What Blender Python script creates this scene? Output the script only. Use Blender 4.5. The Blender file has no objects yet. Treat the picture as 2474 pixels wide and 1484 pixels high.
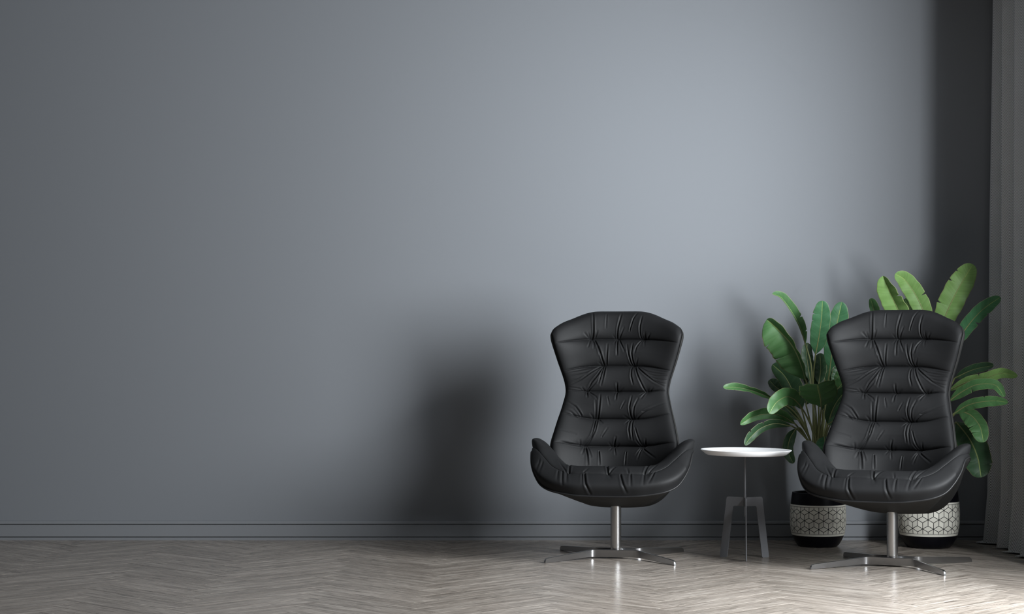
import bpy, bmesh, math, random
import numpy as np
from mathutils import Vector, Matrix

S = bpy.context.scene
COL = S.collection
PI = math.pi

# ------------------------------------------------------------------ camera
F_PX, CAM_Y, CAM_Z = 4700.0, -9.81, 0.96
cd = bpy.data.cameras.new('camera')
cd.sensor_fit = 'HORIZONTAL'; cd.sensor_width = 36.0
cd.lens = F_PX / 2474 * 36
cd.shift_y = 103 / 2474
cam = bpy.data.objects.new('camera', cd)
cam.location = (0, CAM_Y, CAM_Z); cam.rotation_euler = (PI/2, 0, 0)
COL.objects.link(cam); S.camera = cam

# ------------------------------------------------------------------ world, light, exposure
W = bpy.data.worlds.new('world'); S.world = W; W.use_nodes = True
bg = W.node_tree.nodes['Background']
bg.inputs['Color'].default_value = (0.62, 0.72, 0.85, 1); bg.inputs['Strength'].default_value = 0.35

def area(name, loc, rot, sx, sy, power, color, spread=180):
    l = bpy.data.lights.new(name, 'AREA'); l.shape = 'RECTANGLE'
    l.size = sx; l.size_y = sy; l.energy = power; l.color = color
    l.spread = math.radians(spread)
    o = bpy.data.objects.new(name, l); o.location = loc; o.rotation_euler = rot
    COL.objects.link(o); return o
WX = 2.56                                   # inner face of the right wall
WIN = (-3.65, -2.35, 0.50, 2.65)            # window opening in it: y0, y1, z0, z1
area('window_daylight', (WX + 0.10, (WIN[0]+WIN[1])/2, (WIN[2]+WIN[3])/2), (0, PI/2, 0),
     WIN[3]-WIN[2]-0.1, WIN[1]-WIN[0]-0.1, 440, (0.93, 0.97, 1.0))
d_ = Vector((0.85, 0, 1.80)) - Vector((WX+.06, -3.4, 1.75))
area('wall_hotspot_light', (WX + 0.06, -3.4, 1.75), d_.to_track_quat('-Z', 'Y').to_euler(), 1.0, 1.0, 6.0, (0.86, 0.94, 1.0), 46)  # added narrow lamp that makes the bright spot on the back wall
S.view_settings.view_transform = 'Standard'
S.view_settings.look = 'None'
S.view_settings.gamma = 1.0
S.view_settings.use_curve_mapping = False
S.view_settings.exposure = 0.0

# ------------------------------------------------------------------ helpers
def mesh_obj(name, verts, faces, mat=None, parent=None, smooth=True, mats=None, midx=None):
    me = bpy.data.meshes.new(name)
    v = verts.tolist() if isinstance(verts, np.ndarray) else [tuple(p) for p in verts]
    f = faces.tolist() if isinstance(faces, np.ndarray) else faces
    me.from_pydata(v, [], f); me.update()
    if smooth: me.polygons.foreach_set('use_smooth', [True]*len(me.polygons))
    for m in (mats or ([mat] if mat else [])): me.materials.append(m)
    if midx is not None: me.polygons.foreach_set('material_index', midx)
    o = bpy.data.objects.new(name, me); COL.objects.link(o)
    if parent: o.parent = parent
    return o

def fix_normals(o):
    bm = bmesh.new(); bm.from_mesh(o.data)
    bmesh.ops.remove_doubles(bm, verts=bm.verts, dist=1e-6)
    bmesh.ops.recalc_face_normals(bm, faces=bm.faces)
    bm.to_mesh(o.data); bm.free()

def sharp(o, ang=35):
    me = o.data
    bm = bmesh.new(); bm.from_mesh(me)
    for e in bm.edges:
        if len(e.link_faces) == 2 and e.calc_face_angle(0) > math.radians(ang): e.smooth = False
    bm.to_mesh(me); bm.free()

def grid_faces(nu, nv, wrap_u=False, wrap_v=False, off=0):
    i = np.arange(nu if wrap_u else nu-1); j = np.arange(nv if wrap_v else nv-1)
    I, J = np.meshgrid(i, j, indexing='ij')
    I2, J2 = (I+1) % nu, (J+1) % nv
    return (np.stack([I*nv+J, I2*nv+J, I2*nv+J2, I*nv+J2], -1).reshape(-1, 4) + off)

def pchip(xs, ys, x):
    """smooth monotone-ish cubic through (xs, ys); ys may be vectors"""
    xs = np.asarray(xs, float); ys = np.asarray(ys, float); x = np.asarray(x, float)
    if ys.ndim == 1: ys = ys[:, None]; flat = True
    else: flat = False
    n = len(xs); h = np.diff(xs); d = np.diff(ys, axis=0) / h[:, None]
    m = np.zeros_like(ys); m[0] = d[0]; m[-1] = d[-1]
    if n > 2: m[1:-1] = (d[:-1]*h[1:, None] + d[1:]*h[:-1, None]) / (h[1:]+h[:-1])[:, None]
    k = np.clip(np.searchsorted(xs, x, side='right')-1, 0, n-2)
    t = np.asarray((x - xs[k]) / h[k])[..., None]; H = np.asarray(h[k])[..., None]
    r = (2*t**3-3*t**2+1)*ys[k] + (t**3-2*t**2+t)*H*m[k] + (-2*t**3+3*t**2)*ys[k+1] + (t**3-t**2)*H*m[k+1]
    return r[..., 0] if flat else r

def tube_np(path, radii, n=10, caps=True):
    P = np.asarray(path, float); R = np.broadcast_to(np.asarray(radii, float), (len(P),))
    T = np.gradient(P, axis=0); T /= np.linalg.norm(T, axis=1)[:, None] + 1e-12
    ref = np.array([0, 0, 1.0]) if abs(T[0, 2]) < .9 else np.array([1.0, 0, 0])
    A = np.zeros_like(P); a = np.cross(T[0], ref); a /= np.linalg.norm(a)
    for i in range(len(P)):
        a = a - T[i]*a.dot(T[i]); a /= np.linalg.norm(a); A[i] = a
    B = np.cross(T, A)
    th = np.linspace(0, 2*PI, n, endpoint=False)
    V = P[:, None] + R[:, None, None]*(np.cos(th)[None, :, None]*A[:, None] + np.sin(th)[None, :, None]*B[:, None])
    f = grid_faces(len(P), n, wrap_v=True).tolist()
    if caps: f += [list(range(n))[::-1], [(len(P)-1)*n + k for k in range(n)]]
    return V.reshape(-1, 3), f

def lathe_np(prof, n=48, cap0=True, cap1=True):
    prof = np.asarray(prof, float); th = np.linspace(0, 2*PI, n, endpoint=False)
    V = np.stack([prof[:, None, 0]*np.cos(th), prof[:, None, 0]*np.sin(th), np.repeat(prof[:, 1:2], n, 1)], -1)
    f = grid_faces(len(prof), n, wrap_v=True)[:, ::-1].tolist()
    if cap0: f.append(list(range(n))[::-1])
    if cap1: f.append([(len(prof)-1)*n + k for k in range(n)])
    return V.reshape(-1, 3), f

def box_np(x0, x1, y0, y1, z0, z1):
    v = [(x, y, z) for x in (x0, x1) for y in (y0, y1) for z in (z0, z1)]
    f = [(0, 1, 3, 2), (4, 6, 7, 5), (0, 4, 5, 1), (2, 3, 7, 6), (0, 2, 6, 4), (1, 5, 7, 3)]
    return v, f

def join(parts):
    V, Fc, o = [], [], 0
    for v, f in parts:
        v = np.asarray(v, float); V.append(v)
        Fc += [[i+o for i in q] for q in (f.tolist() if isinstance(f, np.ndarray) else f)]
        o += len(v)
    return np.concatenate(V), Fc

def thing(name, label, cat, loc=(0, 0, 0), rz=0, group=None):
    o = bpy.data.objects.new(name, None); COL.objects.link(o)
    o.empty_display_size = .1
    o.location = loc; o.rotation_euler = (0, 0, rz)
    o['label'] = label; o['category'] = cat
    if group: o['group'] = group
    return o

def copy_thing(root, loc, rz, label):
    r = root.copy(); COL.objects.link(r); r.location = loc; r.rotation_euler = (0, 0, rz); r['label'] = label
    for ch in list(root.children):
        c = ch.copy(); COL.objects.link(c); c.parent = r
        for g in list(ch.children):
            d = g.copy(); COL.objects.link(d); d.parent = c
    return r

def struct(o):
    o['kind'] = 'structure'; return o

def clip_poly(poly, nx, ny, c):
    """keep the side nx*x+ny*y <= c"""
    out = []
    for i in range(len(poly)):
        a, b = poly[i], poly[(i+1) % len(poly)]
        da, db = nx*a[0]+ny*a[1]-c, nx*b[0]+ny*b[1]-c
        if da <= 0: out.append(a)
        if (da < 0 < db) or (db < 0 < da):
            t = da/(da-db); out.append((a[0]+t*(b[0]-a[0]), a[1]+t*(b[1]-a[1])))
    return out

# ------------------------------------------------------------------ materials
class NT:
    def __init__(s, name):
        s.m = bpy.data.materials.new(name); s.m.use_nodes = True
        s.t = s.m.node_tree; s.b = s.t.nodes['Principled BSDF']
    def n(s, typ, **kw):
        x = s.t.nodes.new(typ)
        for k, v in kw.items(): setattr(x, k, v)
        return x
    def l(s, a, b): s.t.links.new(a, b)
    def set(s, **kw):
        for k, v in kw.items():
            i = s.b.inputs[k.replace('_', ' ')]
            i.default_value = (*v, 1) if isinstance(v, tuple) and len(v) == 3 else v
        return s
    def math(s, op, a, b=None, c=None):
        x = s.n('ShaderNodeMath', operation=op)
        for i, v in enumerate((a, b, c)):
            if v is None: continue
            if isinstance(v, (int, float)): x.inputs[i].default_value = v
            else: s.l(v, x.inputs[i])
        return x.outputs[0]
    def mix(s, fac, a, b, mode='MIX'):
        x = s.n('ShaderNodeMix', data_type='RGBA', blend_type=mode)
        for i, v in ((0, fac), (6, a), (7, b)):
            if isinstance(v, (int, float)): x.inputs[i].default_value = v
            elif isinstance(v, tuple): x.inputs[i].default_value = (*v, 1)
            else: s.l(v, x.inputs[i])
        return x.outputs[2]
    def ramp(s, fac, stops):
        x = s.n('ShaderNodeValToRGB'); e = x.color_ramp.elements
        for k, (p, c) in enumerate(stops):
            if k < 2: q = e[k]; q.position = p
            else: q = e.new(p)
            q.color = (*c, 1) if isinstance(c, tuple) else (c, c, c, 1)
        s.l(fac, x.inputs[0]); return x.outputs[0]
    def noise(s, vec, scale, detail=2, rough=.5, dist=0):
        x = s.n('ShaderNodeTexNoise'); x.inputs['Scale'].default_value = scale
        x.inputs['Detail'].default_value = detail; x.inputs['Roughness'].default_value = rough
        x.inputs['Distortion'].default_value = dist
        if vec is not None: s.l(vec, x.inputs['Vector'])
        return x.outputs['Fac']
    def scaled(s, vec, sc, off=None):
        x = s.n('ShaderNodeMapping'); x.inputs['Scale'].default_value = sc
        s.l(vec, x.inputs['Vector'])
        if off is not None: s.l(off, x.inputs['Location'])
        return x.outputs[0]
    def bump(s, h, strength=.2, dist=.001):
        x = s.n('ShaderNodeBump'); x.inputs['Strength'].default_value = strength
        x.inputs['Distance'].default_value = dist; s.l(h, x.inputs['Height'])
        s.l(x.outputs[0], s.b.inputs['Normal'])
    def obj(s): return s.n('ShaderNodeTexCoord').outputs['Object']
    def uv(s): return s.n('ShaderNodeTexCoord').outputs['UV']

def m_wall(name, col):
    m = NT(name).set(Roughness=.62, Specular_IOR_Level=.25)
    c = m.obj()
    f = m.noise(c, 1.1, 3, .5)
    g = m.noise(c, 420, 1)
    a = m.mix(m.math('MULTIPLY_ADD', f, .35, -.1), tuple(x*.97 for x in col), tuple(x*1.03 for x in col))
    a = m.mix(m.math('MULTIPLY', g, .10), a, tuple(x*1.3 for x in col))
    m.l(a, m.b.inputs['Base Color']); m.bump(g, .10, .0006)
    return m.m
M_WALL = m_wall('grey_wall_paint', (.170, .180, .195))
M_TRIM = m_wall('grey_trim_paint', (.172, .180, .192))
M_DARKWALL = m_wall('low_bounce_wall', (.045, .046, .048))  # for the unseen walls, darkened to cut bounced light
M_CEIL = NT('low_bounce_ceiling').set(Base_Color=(.20, .20, .20), Roughness=.8).m  # grey, kept dark out of view to lower the ambient bounce
M_FRAME = NT('window_frame_paint').set(Base_Color=(.6, .6, .6), Roughness=.4).m

def m_floor():
    m = NT('herringbone_oak').set(Roughness=.3, Specular_IOR_Level=.11)
    uv = m.uv()
    at = m.n('ShaderNodeAttribute', attribute_name='tone')
    tone = at.outputs['Fac']
    fine = m.noise(m.scaled(uv, (8, 230, 1)), 1, 4, .7)
    hair = m.noise(m.scaled(uv, (22, 620, 1)), 1, 2, .6)
    med = m.noise(m.scaled(uv, (2.6, 40, 1)), 1, 4, .62, .5)
    wav = m.n('ShaderNodeTexWave', wave_type='BANDS', bands_direction='Y')
    wav.inputs['Scale'].default_value = 26; wav.inputs['Distortion'].default_value = 14
    wav.inputs['Detail'].default_value = 2; wav.inputs['Detail Scale'].default_value = .6
    m.l(m.scaled(uv, (.6, 1.5, 1)), wav.inputs['Vector'])
    figure = m.noise(m.scaled(uv, (1.6, 9, 1)), 1, 1)              # where the growth rings show
    streak = m.noise(m.scaled(uv, (6.5, 62, 1)), 1, 2, .5)
    base = m.ramp(med, [(.28, (.150, .128, .110)), (.50, (.285, .254, .226)), (.72, (.420, .388, .352))])
    base = m.mix(1.0, base, m.ramp(fine, [(.30, .42), (.50, 1.0), (.70, 1.5)]), 'MULTIPLY')
    base = m.mix(1.0, base, m.ramp(hair, [(.35, .82), (.65, 1.16)]), 'MULTIPLY')
    ringm = m.math('MULTIPLY', m.ramp(wav.outputs['Fac'], [(.45, 0.0), (.8, .55)]), m.ramp(figure, [(.52, 0.0), (.66, 1.0)]))
    base = m.mix(ringm, base, (.115, .097, .083))
    base = m.mix(m.ramp(streak, [(.64, 0.0), (.70, .9)]), base, (.052, .043, .037))
    t = m.ramp(tone, [(0, (.700, .688, .668)), (1, (.870, .858, .838))])
    base = m.mix(1.0, base, t, 'MULTIPLY')
    warm = m.noise(m.scaled(uv, (1.3, 5, 1)), 1, 1)
    base = m.mix(m.math('MULTIPLY', warm, .14), base, (.36, .30, .26))
    m.l(base, m.b.inputs['Base Color'])
    r = m.math('MULTIPLY_ADD', fine, .12, .17); m.l(r, m.b.inputs['Roughness'])
    m.bump(fine, .06, .0006)
    return m.m
M_FLOOR = m_floor()

def m_leather(name, col, rough, bump=.18):
    m = NT(name).set(Roughness=rough, Specular_IOR_Level=.20)
    c = m.obj()
    v = m.n('ShaderNodeTexVoronoi'); v.inputs['Scale'].default_value = 520; m.l(c, v.inputs['Vector'])
    g = m.noise(c, 9, 3)
    m.l(m.mix(g, tuple(x*.85 for x in col), tuple(x*1.2 for x in col)), m.b.inputs['Base Color'])
    m.l(m.math('MULTIPLY_ADD', g, .14, rough-.07), m.b.inputs['Roughness'])
    m.bump(v.outputs['Distance'], bump, .0005)
    return m.m
M_LEATHER = m_leather('black_leather', (.0072, .0074, .0080), .62)
M_SHELL = m_leather('black_shell', (.013, .013, .0127), .66, .05)
M_PIPING = m_leather('black_piping', (.012, .012, .0125), .45, .05)

def m_metal(name, col, rough, aniso=0):
    m = NT(name).set(Base_Color=col, Metallic=1.0, Roughness=rough)
    m.b.inputs['Anisotropic'].default_value = aniso
    return m.m
M_STEEL = m_metal('brushed_steel', (.55, .55, .55), .24)
M_CHROME = m_metal('polished_steel', (.40, .40, .405), .26)
M_GREYMETAL = NT('grey_powder_coat').set(Base_Color=(.125, .128, .138), Roughness=.5).m
M_WHITE = NT('white_lacquer').set(Base_Color=(.93, .935, .95), Roughness=.25).m
M_POTBLACK = NT('black_glaze').set(Base_Color=(.0022, .0022, .0045), Roughness=.4, Specular_IOR_Level=.2).m
M_CREAM = NT('cream_glaze').set(Base_Color=(.70, .68, .60), Roughness=.38).m
def m_tile():
    m = NT('cream_tile').set(Roughness=.4)
    at = m.n('ShaderNodeAttribute', attribute_name='tone')
    m.l(m.ramp(at.outputs['Fac'], [(0, (.56, .545, .48)), (1, (.76, .74, .66))]), m.b.inputs['Base Color'])
    return m.m
M_TILE = m_tile()
def m_soil():
    m = NT('gravel_soil').set(Roughness=.9)
    v = m.n('ShaderNodeTexVoronoi'); v.inputs['Scale'].default_value = 160; m.l(m.obj(), v.inputs['Vector'])
    m.l(m.mix(v.outputs['Color'], (.10, .075, .06), (.36, .30, .26)), m.b.inputs['Base Color'])
    m.bump(v.outputs['Distance'], .8, .004); return m.m
M_SOIL = m_soil()

def m_leaf(name, top, under):
    m = NT(name).set(Roughness=.42, Specular_IOR_Level=.35)
    uv = m.uv()
    sx = m.n('ShaderNodeSeparateXYZ'); m.l(uv, sx.inputs[0])
    a = m.math('ABSOLUTE', sx.outputs[1])
    geo = m.n('ShaderNodeNewGeometry')
    # side veins sweep from the midrib towards the tip
    q = m.math('SUBTRACT', sx.outputs[0], m.math('MULTIPLY', a, .028))
    cmb = m.n('ShaderNodeCombineXYZ'); m.l(q, cmb.inputs[0])
    vein = m.noise(cmb.outputs[0], 85, 3, .75)
    broad = m.noise(m.scaled(uv, (5, 1.5, 1)), 1, 2)
    c = m.mix(geo.outputs['Backfacing'], top, under)
    c = m.mix(m.ramp(vein, [(.36, .55), (.56, 0.0)]), c, tuple(x*.55 for x in top))
    c = m.mix(m.ramp(vein, [(.60, 0.0), (.70, .42)]), c, (.30, .42, .16))
    c = m.mix(m.math('MULTIPLY', broad, .35), c, tuple(x*1.45 for x in under))
    c = m.mix(m.ramp(a, [(.02, .75), (.055, 0.0)]), c, (.36, .46, .14))      # pale midrib
    c = m.mix(m.ramp(a, [(.95, 0.0), (.995, .75)]), c, (.40, .38, .18))     # dry yellow edge
    m.l(c, m.b.inputs['Base Color'])
    m.bump(vein, .35, .002)
    tr = m.n('ShaderNodeBsdfTranslucent'); m.l(m.mix(.5, c, (.25, .45, .08)), tr.inputs[0])
    mx = m.n('ShaderNodeMixShader'); mx.inputs[0].default_value = .22
    out = m.t.nodes['Material Output']
    m.l(m.b.outputs[0], mx.inputs[1]); m.l(tr.outputs[0], mx.inputs[2]); m.l(mx.outputs[0], out.inputs[0])
    return m.m
M_LEAF = [m_leaf('banana_leaf', (.055, .165, .058), (.105, .165, .060)),
          m_leaf('banana_leaf_bluish', (.040, .160, .074), (.085, .150, .060)),
          m_leaf('banana_leaf_fresh', (.155, .300, .085), (.230, .330, .115)),
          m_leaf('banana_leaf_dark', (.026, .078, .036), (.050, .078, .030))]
M_STALK = NT('leaf_stalk').set(Base_Color=(.17, .19, .075), Roughness=.5).m

def m_curtain():
    m = NT('herringbone_curtain_cloth').set(Roughness=.85, Specular_IOR_Level=.15)
    uv = m.uv(); sx = m.n('ShaderNodeSeparateXYZ'); m.l(uv, sx.inputs[0])
    u, z = sx.outputs[0], sx.outputs[1]
    tri = m.math('PINGPONG', u, .065)
    ph = m.math('ADD', m.math('MULTIPLY', tri, 3.0), z)
    s = m.math('PINGPONG', ph, .0068)
    s = m.math('MULTIPLY', s, 1/.0068)
    w = m.ramp(s, [(.40, 0.0), (.60, 1.0)])
    n = m.noise(m.scaled(uv, (900, 900, 1)), 1, 2)
    m.l(m.mix(m.math('MULTIPLY', w, m.math('MULTIPLY_ADD', n, .7, .55)), (.030, .031, .034), (.74, .75, .77)), m.b.inputs['Base Color'])
    m.bump(s, .4, .002)
    return m.m
M_CURTAIN = m_curtain()

# ------------------------------------------------------------------ room shell
X0, X1, Y0, Y1, ZC = -5.2, WX, -11.6, 0.0, 3.0
def build_floor():
    L, w = .640, .128
    ox, oy = .6235, -1.6145
    r2 = math.sqrt(.5)
    rnd = random.Random(4)
    V, Fc, UV, tone = [], [], [], []
    def add(poly3, uvs, t):
        b = len(V); V.extend(poly3); Fc.append(list(range(b, b+len(poly3)))); UV.extend(uvs); tone.append(t)
    def toxy(p, q): return (ox + (p-q)*r2, oy + (p+q)*r2)
    for k in range(-80, 30):
        for c in range(-9, 5):
            for typ in (0, 1):
                if typ == 0: p0, q0, p1, q1 = 0, 0, L, w
                else: p0, q0, p1, q1 = -w, 0, 0, L
                dp, dq = k*w + c*L, k*w - c*L
                # outer and chamfered rectangles
                g = .0003; ch = .0011
                uo, vo, t = rnd.uniform(0, 50), rnd.uniform(0, 50), rnd.random()
                def rect(i): return [(p0+i, q0+i), (p1-i, q0+i), (p1-i, q1-i), (p0+i, q1-i)]
                def uvof(pq): 
                    a, b = (pq[0], pq[1]) if typ == 0 else (pq[1], pq[0])
                    return (a+uo, b+vo)
                ro, ri = rect(g), rect(g+ch)
                po = [toxy(p+dp, q+dq) for p, q in ro]; pi_ = [toxy(p+dp, q+dq) for p, q in ri]
                xs = [a for a, _ in po]; ys = [b for _, b in po]
                if max(xs) < X0 or min(xs) > X1 or max(ys) < Y0 or min(ys) > Y1: continue
                inside = min(xs) >= X0 and max(xs) <= X1 and min(ys) >= Y0 and max(ys) <= Y1
                if inside:
                    add([(x, y, 0) for x, y in pi_], [uvof(a) for a in ri], t)
                    for e in range(4):
                        f = (e+1) % 4
                        add([(*po[e], -.0010), (*po[f], -.0014), (*pi_[f], 0), (*pi_[e], 0)],
                            [uvof(ro[e]), uvof(ro[f]), uvof(ri[f]), uvof(ri[e])], t)
                        add([(*po[e], -.004), (*po[f], -.004), (*po[f], -.0010), (*po[e], -.0010)],
                            [uvof(ro[e]), uvof(ro[f]), uvof(ro[f]), uvof(ro[e])], t*.5)
                else:
                    poly = pi_
                    for nx, ny, cc in ((1, 0, X1), (-1, 0, -X0), (0, 1, Y1), (0, -1, -Y0)):
                        poly = clip_poly(poly, nx, ny, cc)
                        if len(poly) < 3: break
                    if len(poly) < 3: continue
                    def inv(x, y):
                        a, b = (x-ox)/r2, (y-oy)/r2
                        return ((a+b)/2-dp, (b-a)/2-dq)
                    add([(x, y, 0) for x, y in poly], [uvof(inv(*a)) for a in poly], t)
    add([(X0, Y0, -.004), (X1, Y0, -.004), (X1, Y1, -.004), (X0, Y1, -.004)], [(0, 0), (1, 0), (1, 1), (0, 1)], 0)
    o = mesh_obj('floor', V, Fc, M_FLOOR, smooth=False)
    uvl = o.data.uv_layers.new(name='UVMap'); uvl.data.foreach_set('uv', np.asarray(UV, float).ravel())
    at = o.data.attributes.new('tone', 'FLOAT', 'FACE'); at.data.foreach_set('value', tone)
    return struct(o)
build_floor()

def box_struct(name, b, mat):
    v, f = box_np(*b); o = mesh_obj(name, v, f, mat, smooth=False); fix_normals(o); return struct(o)
box_struct('wall_back', (X0-.15, X1+.2, Y1, Y1+.15, -.02, ZC+.1), M_WALL)
box_struct('wall_left', (X0-.15, X0, Y0, Y1, -.02, ZC+.1), M_DARKWALL)
box_struct('wall_front', (X0-.15, X1+.2, Y0-.15, Y0, -.02, ZC+.1), M_DARKWALL)
box_struct('ceiling', (X0, X1, Y0, Y1, ZC, ZC+.1), M_CEIL)
v, f = join([box_np(X1, X1+.2, Y0, WIN[0], -.02, ZC+.1), box_np(X1, X1+.2, WIN[1], Y1, -.02, ZC+.1),
             box_np(X1, X1+.2, WIN[0], WIN[1], -.02, WIN[2]), box_np(X1, X1+.2, WIN[0], WIN[1], WIN[3], ZC+.1)])
o = mesh_obj('wall_right', v, f, M_WALL, smooth=False); fix_normals(o); struct(o)
wf = join([box_np(X1+.13, X1+.19, WIN[0], WIN[0]+.06, WIN[2], WIN[3]), box_np(X1+.13, X1+.19, WIN[1]-.06, WIN[1], WIN[2], WIN[3]),
           box_np(X1+.13, X1+.19, WIN[0], WIN[1], WIN[2], WIN[2]+.06), box_np(X1+.13, X1+.19, WIN[0], WIN[1], WIN[3]-.06, WIN[3])])
o = mesh_obj('window_1', *wf, M_FRAME, smooth=False); struct(o)

def build_baseboard():
    H = [(0, 0), (.0142, 0), (.0142, 1), (.0183, 1), (.0183, 0), (.0773, 0), (.0773, 1), (.0815, 1), (.0815, 0)]
    prof = [(-.0195, 0)]
    prof += [(-.0195, .0135), (-.0185, .0142), (-.006, .0142), (-.006, .0180), (-.0190, .0180), (-.0195, .0187),
             (-.0195, .0770), (-.0190, .0776), (-.006, .0776), (-.006, .0815), (-.0190, .0815), (-.0200, .0822),
             (-.0200, .0900), (-.0175, .0945), (-.0120, .0968), (0, .0968)]
    n = len(prof)
    V = [(x, y, z) for x in (X0, X1) for y, z in prof]
    Fc = [[i, i+1, n+i+1, n+i] for i in range(n-1)] + [list(range(n)), [n+i for i in range(n)][::-1]]
    o = mesh_obj('baseboard_back', V, Fc, M_TRIM, smooth=False); fix_normals(o); return struct(o)
build_baseboard()

# ------------------------------------------------------------------ lounge chair
ZB = .365
def back_w(z):
    return pchip([.36, .45, .53, .58, .632, .71, .774, .802, .8666, .9257, .988, 1.05, 1.137],
                 [.255, .276, .285, .276, .264, .245, .234, .238, .256, .274, .290, .304, .312], z)
def back_y(z):
    return pchip([.36, .45, .60, .78, .95, 1.08, 1.14], [.005, .025, .058, .100, .137, .165, .182], z)
def back_f(z):
    return pchip([.36, .50, .632, .774, .90, 1.0, 1.137], [.15, .135, .085, .050, .085, .125, .105], z)
def back_zmap(u, v):
    drop = pchip([0, .2, .30, .38, .48, .7, .9, .96, 1.0], [0, 0, .0003, .002, .008, .034, .064, .080, .104], np.abs(u))
    z = ZB + (1.137-ZB)*v
    t = np.clip((v-.72)/.28, 0, 1); t = t*t*(3-2*t)
    return z - drop*t
def back_point(u, v):
    z = back_zmap(u, v)
    zz = ZB + (1.137-ZB)*v
    x = back_w(z)*u
    y = back_y(z) - back_f(z)*np.abs(u)**2.1
    return np.stack([x, y, z], -1)
def normals(P):
    du = np.gradient(P, axis=0); dv = np.gradient(P, axis=1)
    n = np.cross(du, dv); return n/(np.linalg.norm(n, axis=-1, keepdims=True)+1e-12)

ROWS = [(1.003, -.012, [-.128, 0, .130], .95), (.879, -.017, [-.072, .077], 1.0), (.759, .010, [-.146, 0, .148], 1.0),
        (.633, .032, [-.096, .075], 1.0), (.508, .026, [-.151, -.01, .141], .9)]
# creases, traced as runs across the leather: x, y in a 1707 x 1484 chart of the back
FOLDS = [
 ([(742,380),(735,250),(733,140)],1.0),([(765,370),(775,320)],.5),([(868,180),(862,290)],.35),([(975,375),(985,290),(1015,175)],1.0),
 ([(1000,370),(1045,290)],.5),([(1105,320),(1140,220),(1190,145)],.6),([(1210,375),(1212,280),(1230,200)],.8),([(1250,370),(1260,330)],.4),
 ([(700,372),(655,335)],.4),([(715,375),(690,340)],.4),([(955,372),(935,350)],.3),([(1275,375),(1310,340)],.4),
 ([(715,395),(690,450)],.5),([(745,400),(742,465)],.5),([(760,395),(795,490),(805,525)],.9),([(980,395),(980,530)],.9),([(1000,395),(1055,500)],.7),
 ([(1215,400),(1180,460),(1165,510)],.7),([(1250,400),(1262,445)],.3),([(965,395),(950,430)],.3),
 ([(855,610),(830,560),(800,490),(785,450)],1.0),([(880,610),(878,500),(880,435)],.9),([(838,615),(800,590)],.4),
 ([(1120,610),(1095,520),(1080,440)],.8),([(1142,610),(1130,520),(1138,430)],.9),([(1165,610),(1190,560)],.4),([(1105,615),(1075,600)],.3),
 ([(845,635),(800,700),(740,770),(705,845)],1.0),([(852,635),(825,720),(805,780)],.7),([(868,635),(850,720),(830,800)],.9),
 ([(820,630),(730,680),(640,740),(540,785)],.7),([(1125,640),(1125,720),(1140,790)],.9),([(1160,635),(1190,710),(1245,840)],.9),
 ([(1175,630),(1250,690),(1330,750),(1420,795)],.8),([(1180,625),(1280,670),(1440,690)],.5),
 ([(500,670),(640,650),(780,630)],.35),([(505,705),(640,680),(760,655)],.35),([(515,745),(600,730),(690,695)],.35),
 ([(1455,665),(1330,655),(1230,640)],.35),([(1450,700),(1350,705),(1270,690)],.35),([(1445,735),(1370,735),(1300,715)],.35),([(1440,770),(1390,765),(1340,740)],.35),
 ([(985,845),(985,785)],.9),([(1010,842),(1045,825)],.4),([(690,845),(655,815)],.5),([(720,840),(790,760)],.6),([(1250,845),(1225,795)],.5),
 ([(1290,845),(1325,818)],.5),([(530,800),(640,825),(690,850)],.45),([(1300,850),(1380,830),(1430,820)],.45),
 ([(705,860),(705,905)],.8),([(730,860),(780,900),(795,925)],.7),([(985,860),(978,930)],.9),([(1255,860),(1225,915)],.7),([(1240,858),(1205,890)],.4),
 ([(785,1090),(780,1000),(778,940)],.5),([(812,1090),(818,990),(825,885)],1.0),([(775,1092),(735,1055)],.5),([(660,1070),(600,990),(510,925)],.7),
 ([(620,1080),(560,1030),(485,990)],.5),([(895,900),(915,980)],.35),([(1030,1010),(1070,940)],.35),([(1125,1090),(1115,1000),(1130,900)],.9),
 ([(1150,1090),(1160,1000),(1195,920)],.7),([(1110,1095),(1060,1070)],.5),([(1170,1095),(1280,1020),(1430,950)],.5),([(1240,1035),(1420,985)],.35),
 ([(788,1105),(765,1180),(740,1250),(690,1330)],1.1),([(806,1105),(775,1200),(712,1330)],.8),([(820,1105),(850,1135)],.6),
 ([(1120,1110),(1115,1190),(1130,1270)],.8),([(1148,1110),(1150,1200),(1160,1280)],.7),([(1108,1105),(1078,1140)],.5),([(840,1260),(900,1180)],.3),
 ([(1185,1180),(1240,1330)],.6),([(655,1330),(640,1285)],.5),([(650,1335),(560,1310),(450,1270)],.6),([(965,1330),(985,1260)],.8),
 ([(945,1335),(915,1305)],.4),([(990,1335),(1015,1315)],.4),([(1230,1340),(1195,1285)],.5),([(1268,1340),(1285,1275)],.5),
 ([(1285,1345),(1380,1310),(1470,1290)],.5),([(480,1180),(600,1230)],.3),
 ([(695,1350),(700,1420),(702,1500)],1.1),([(680,1350),(655,1405)],.5),([(715,1350),(732,1430)],.5),([(975,1355),(987,1415)],.5),
 ([(945,1350),(925,1375)],.4),([(815,1385),(815,1500)],.8),([(1100,1390),(1095,1500)],.8),([(1235,1355),(1210,1415)],.5),
 ([(1268,1360),(1330,1400),(1380,1430)],.6),([(1250,1360),(1228,1450)],.5)]
def chart(cx, cy):
    z = .96 - (720 + cy/3.711 - 845)/517
    return (cx-985)/3.711/517, z

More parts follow.
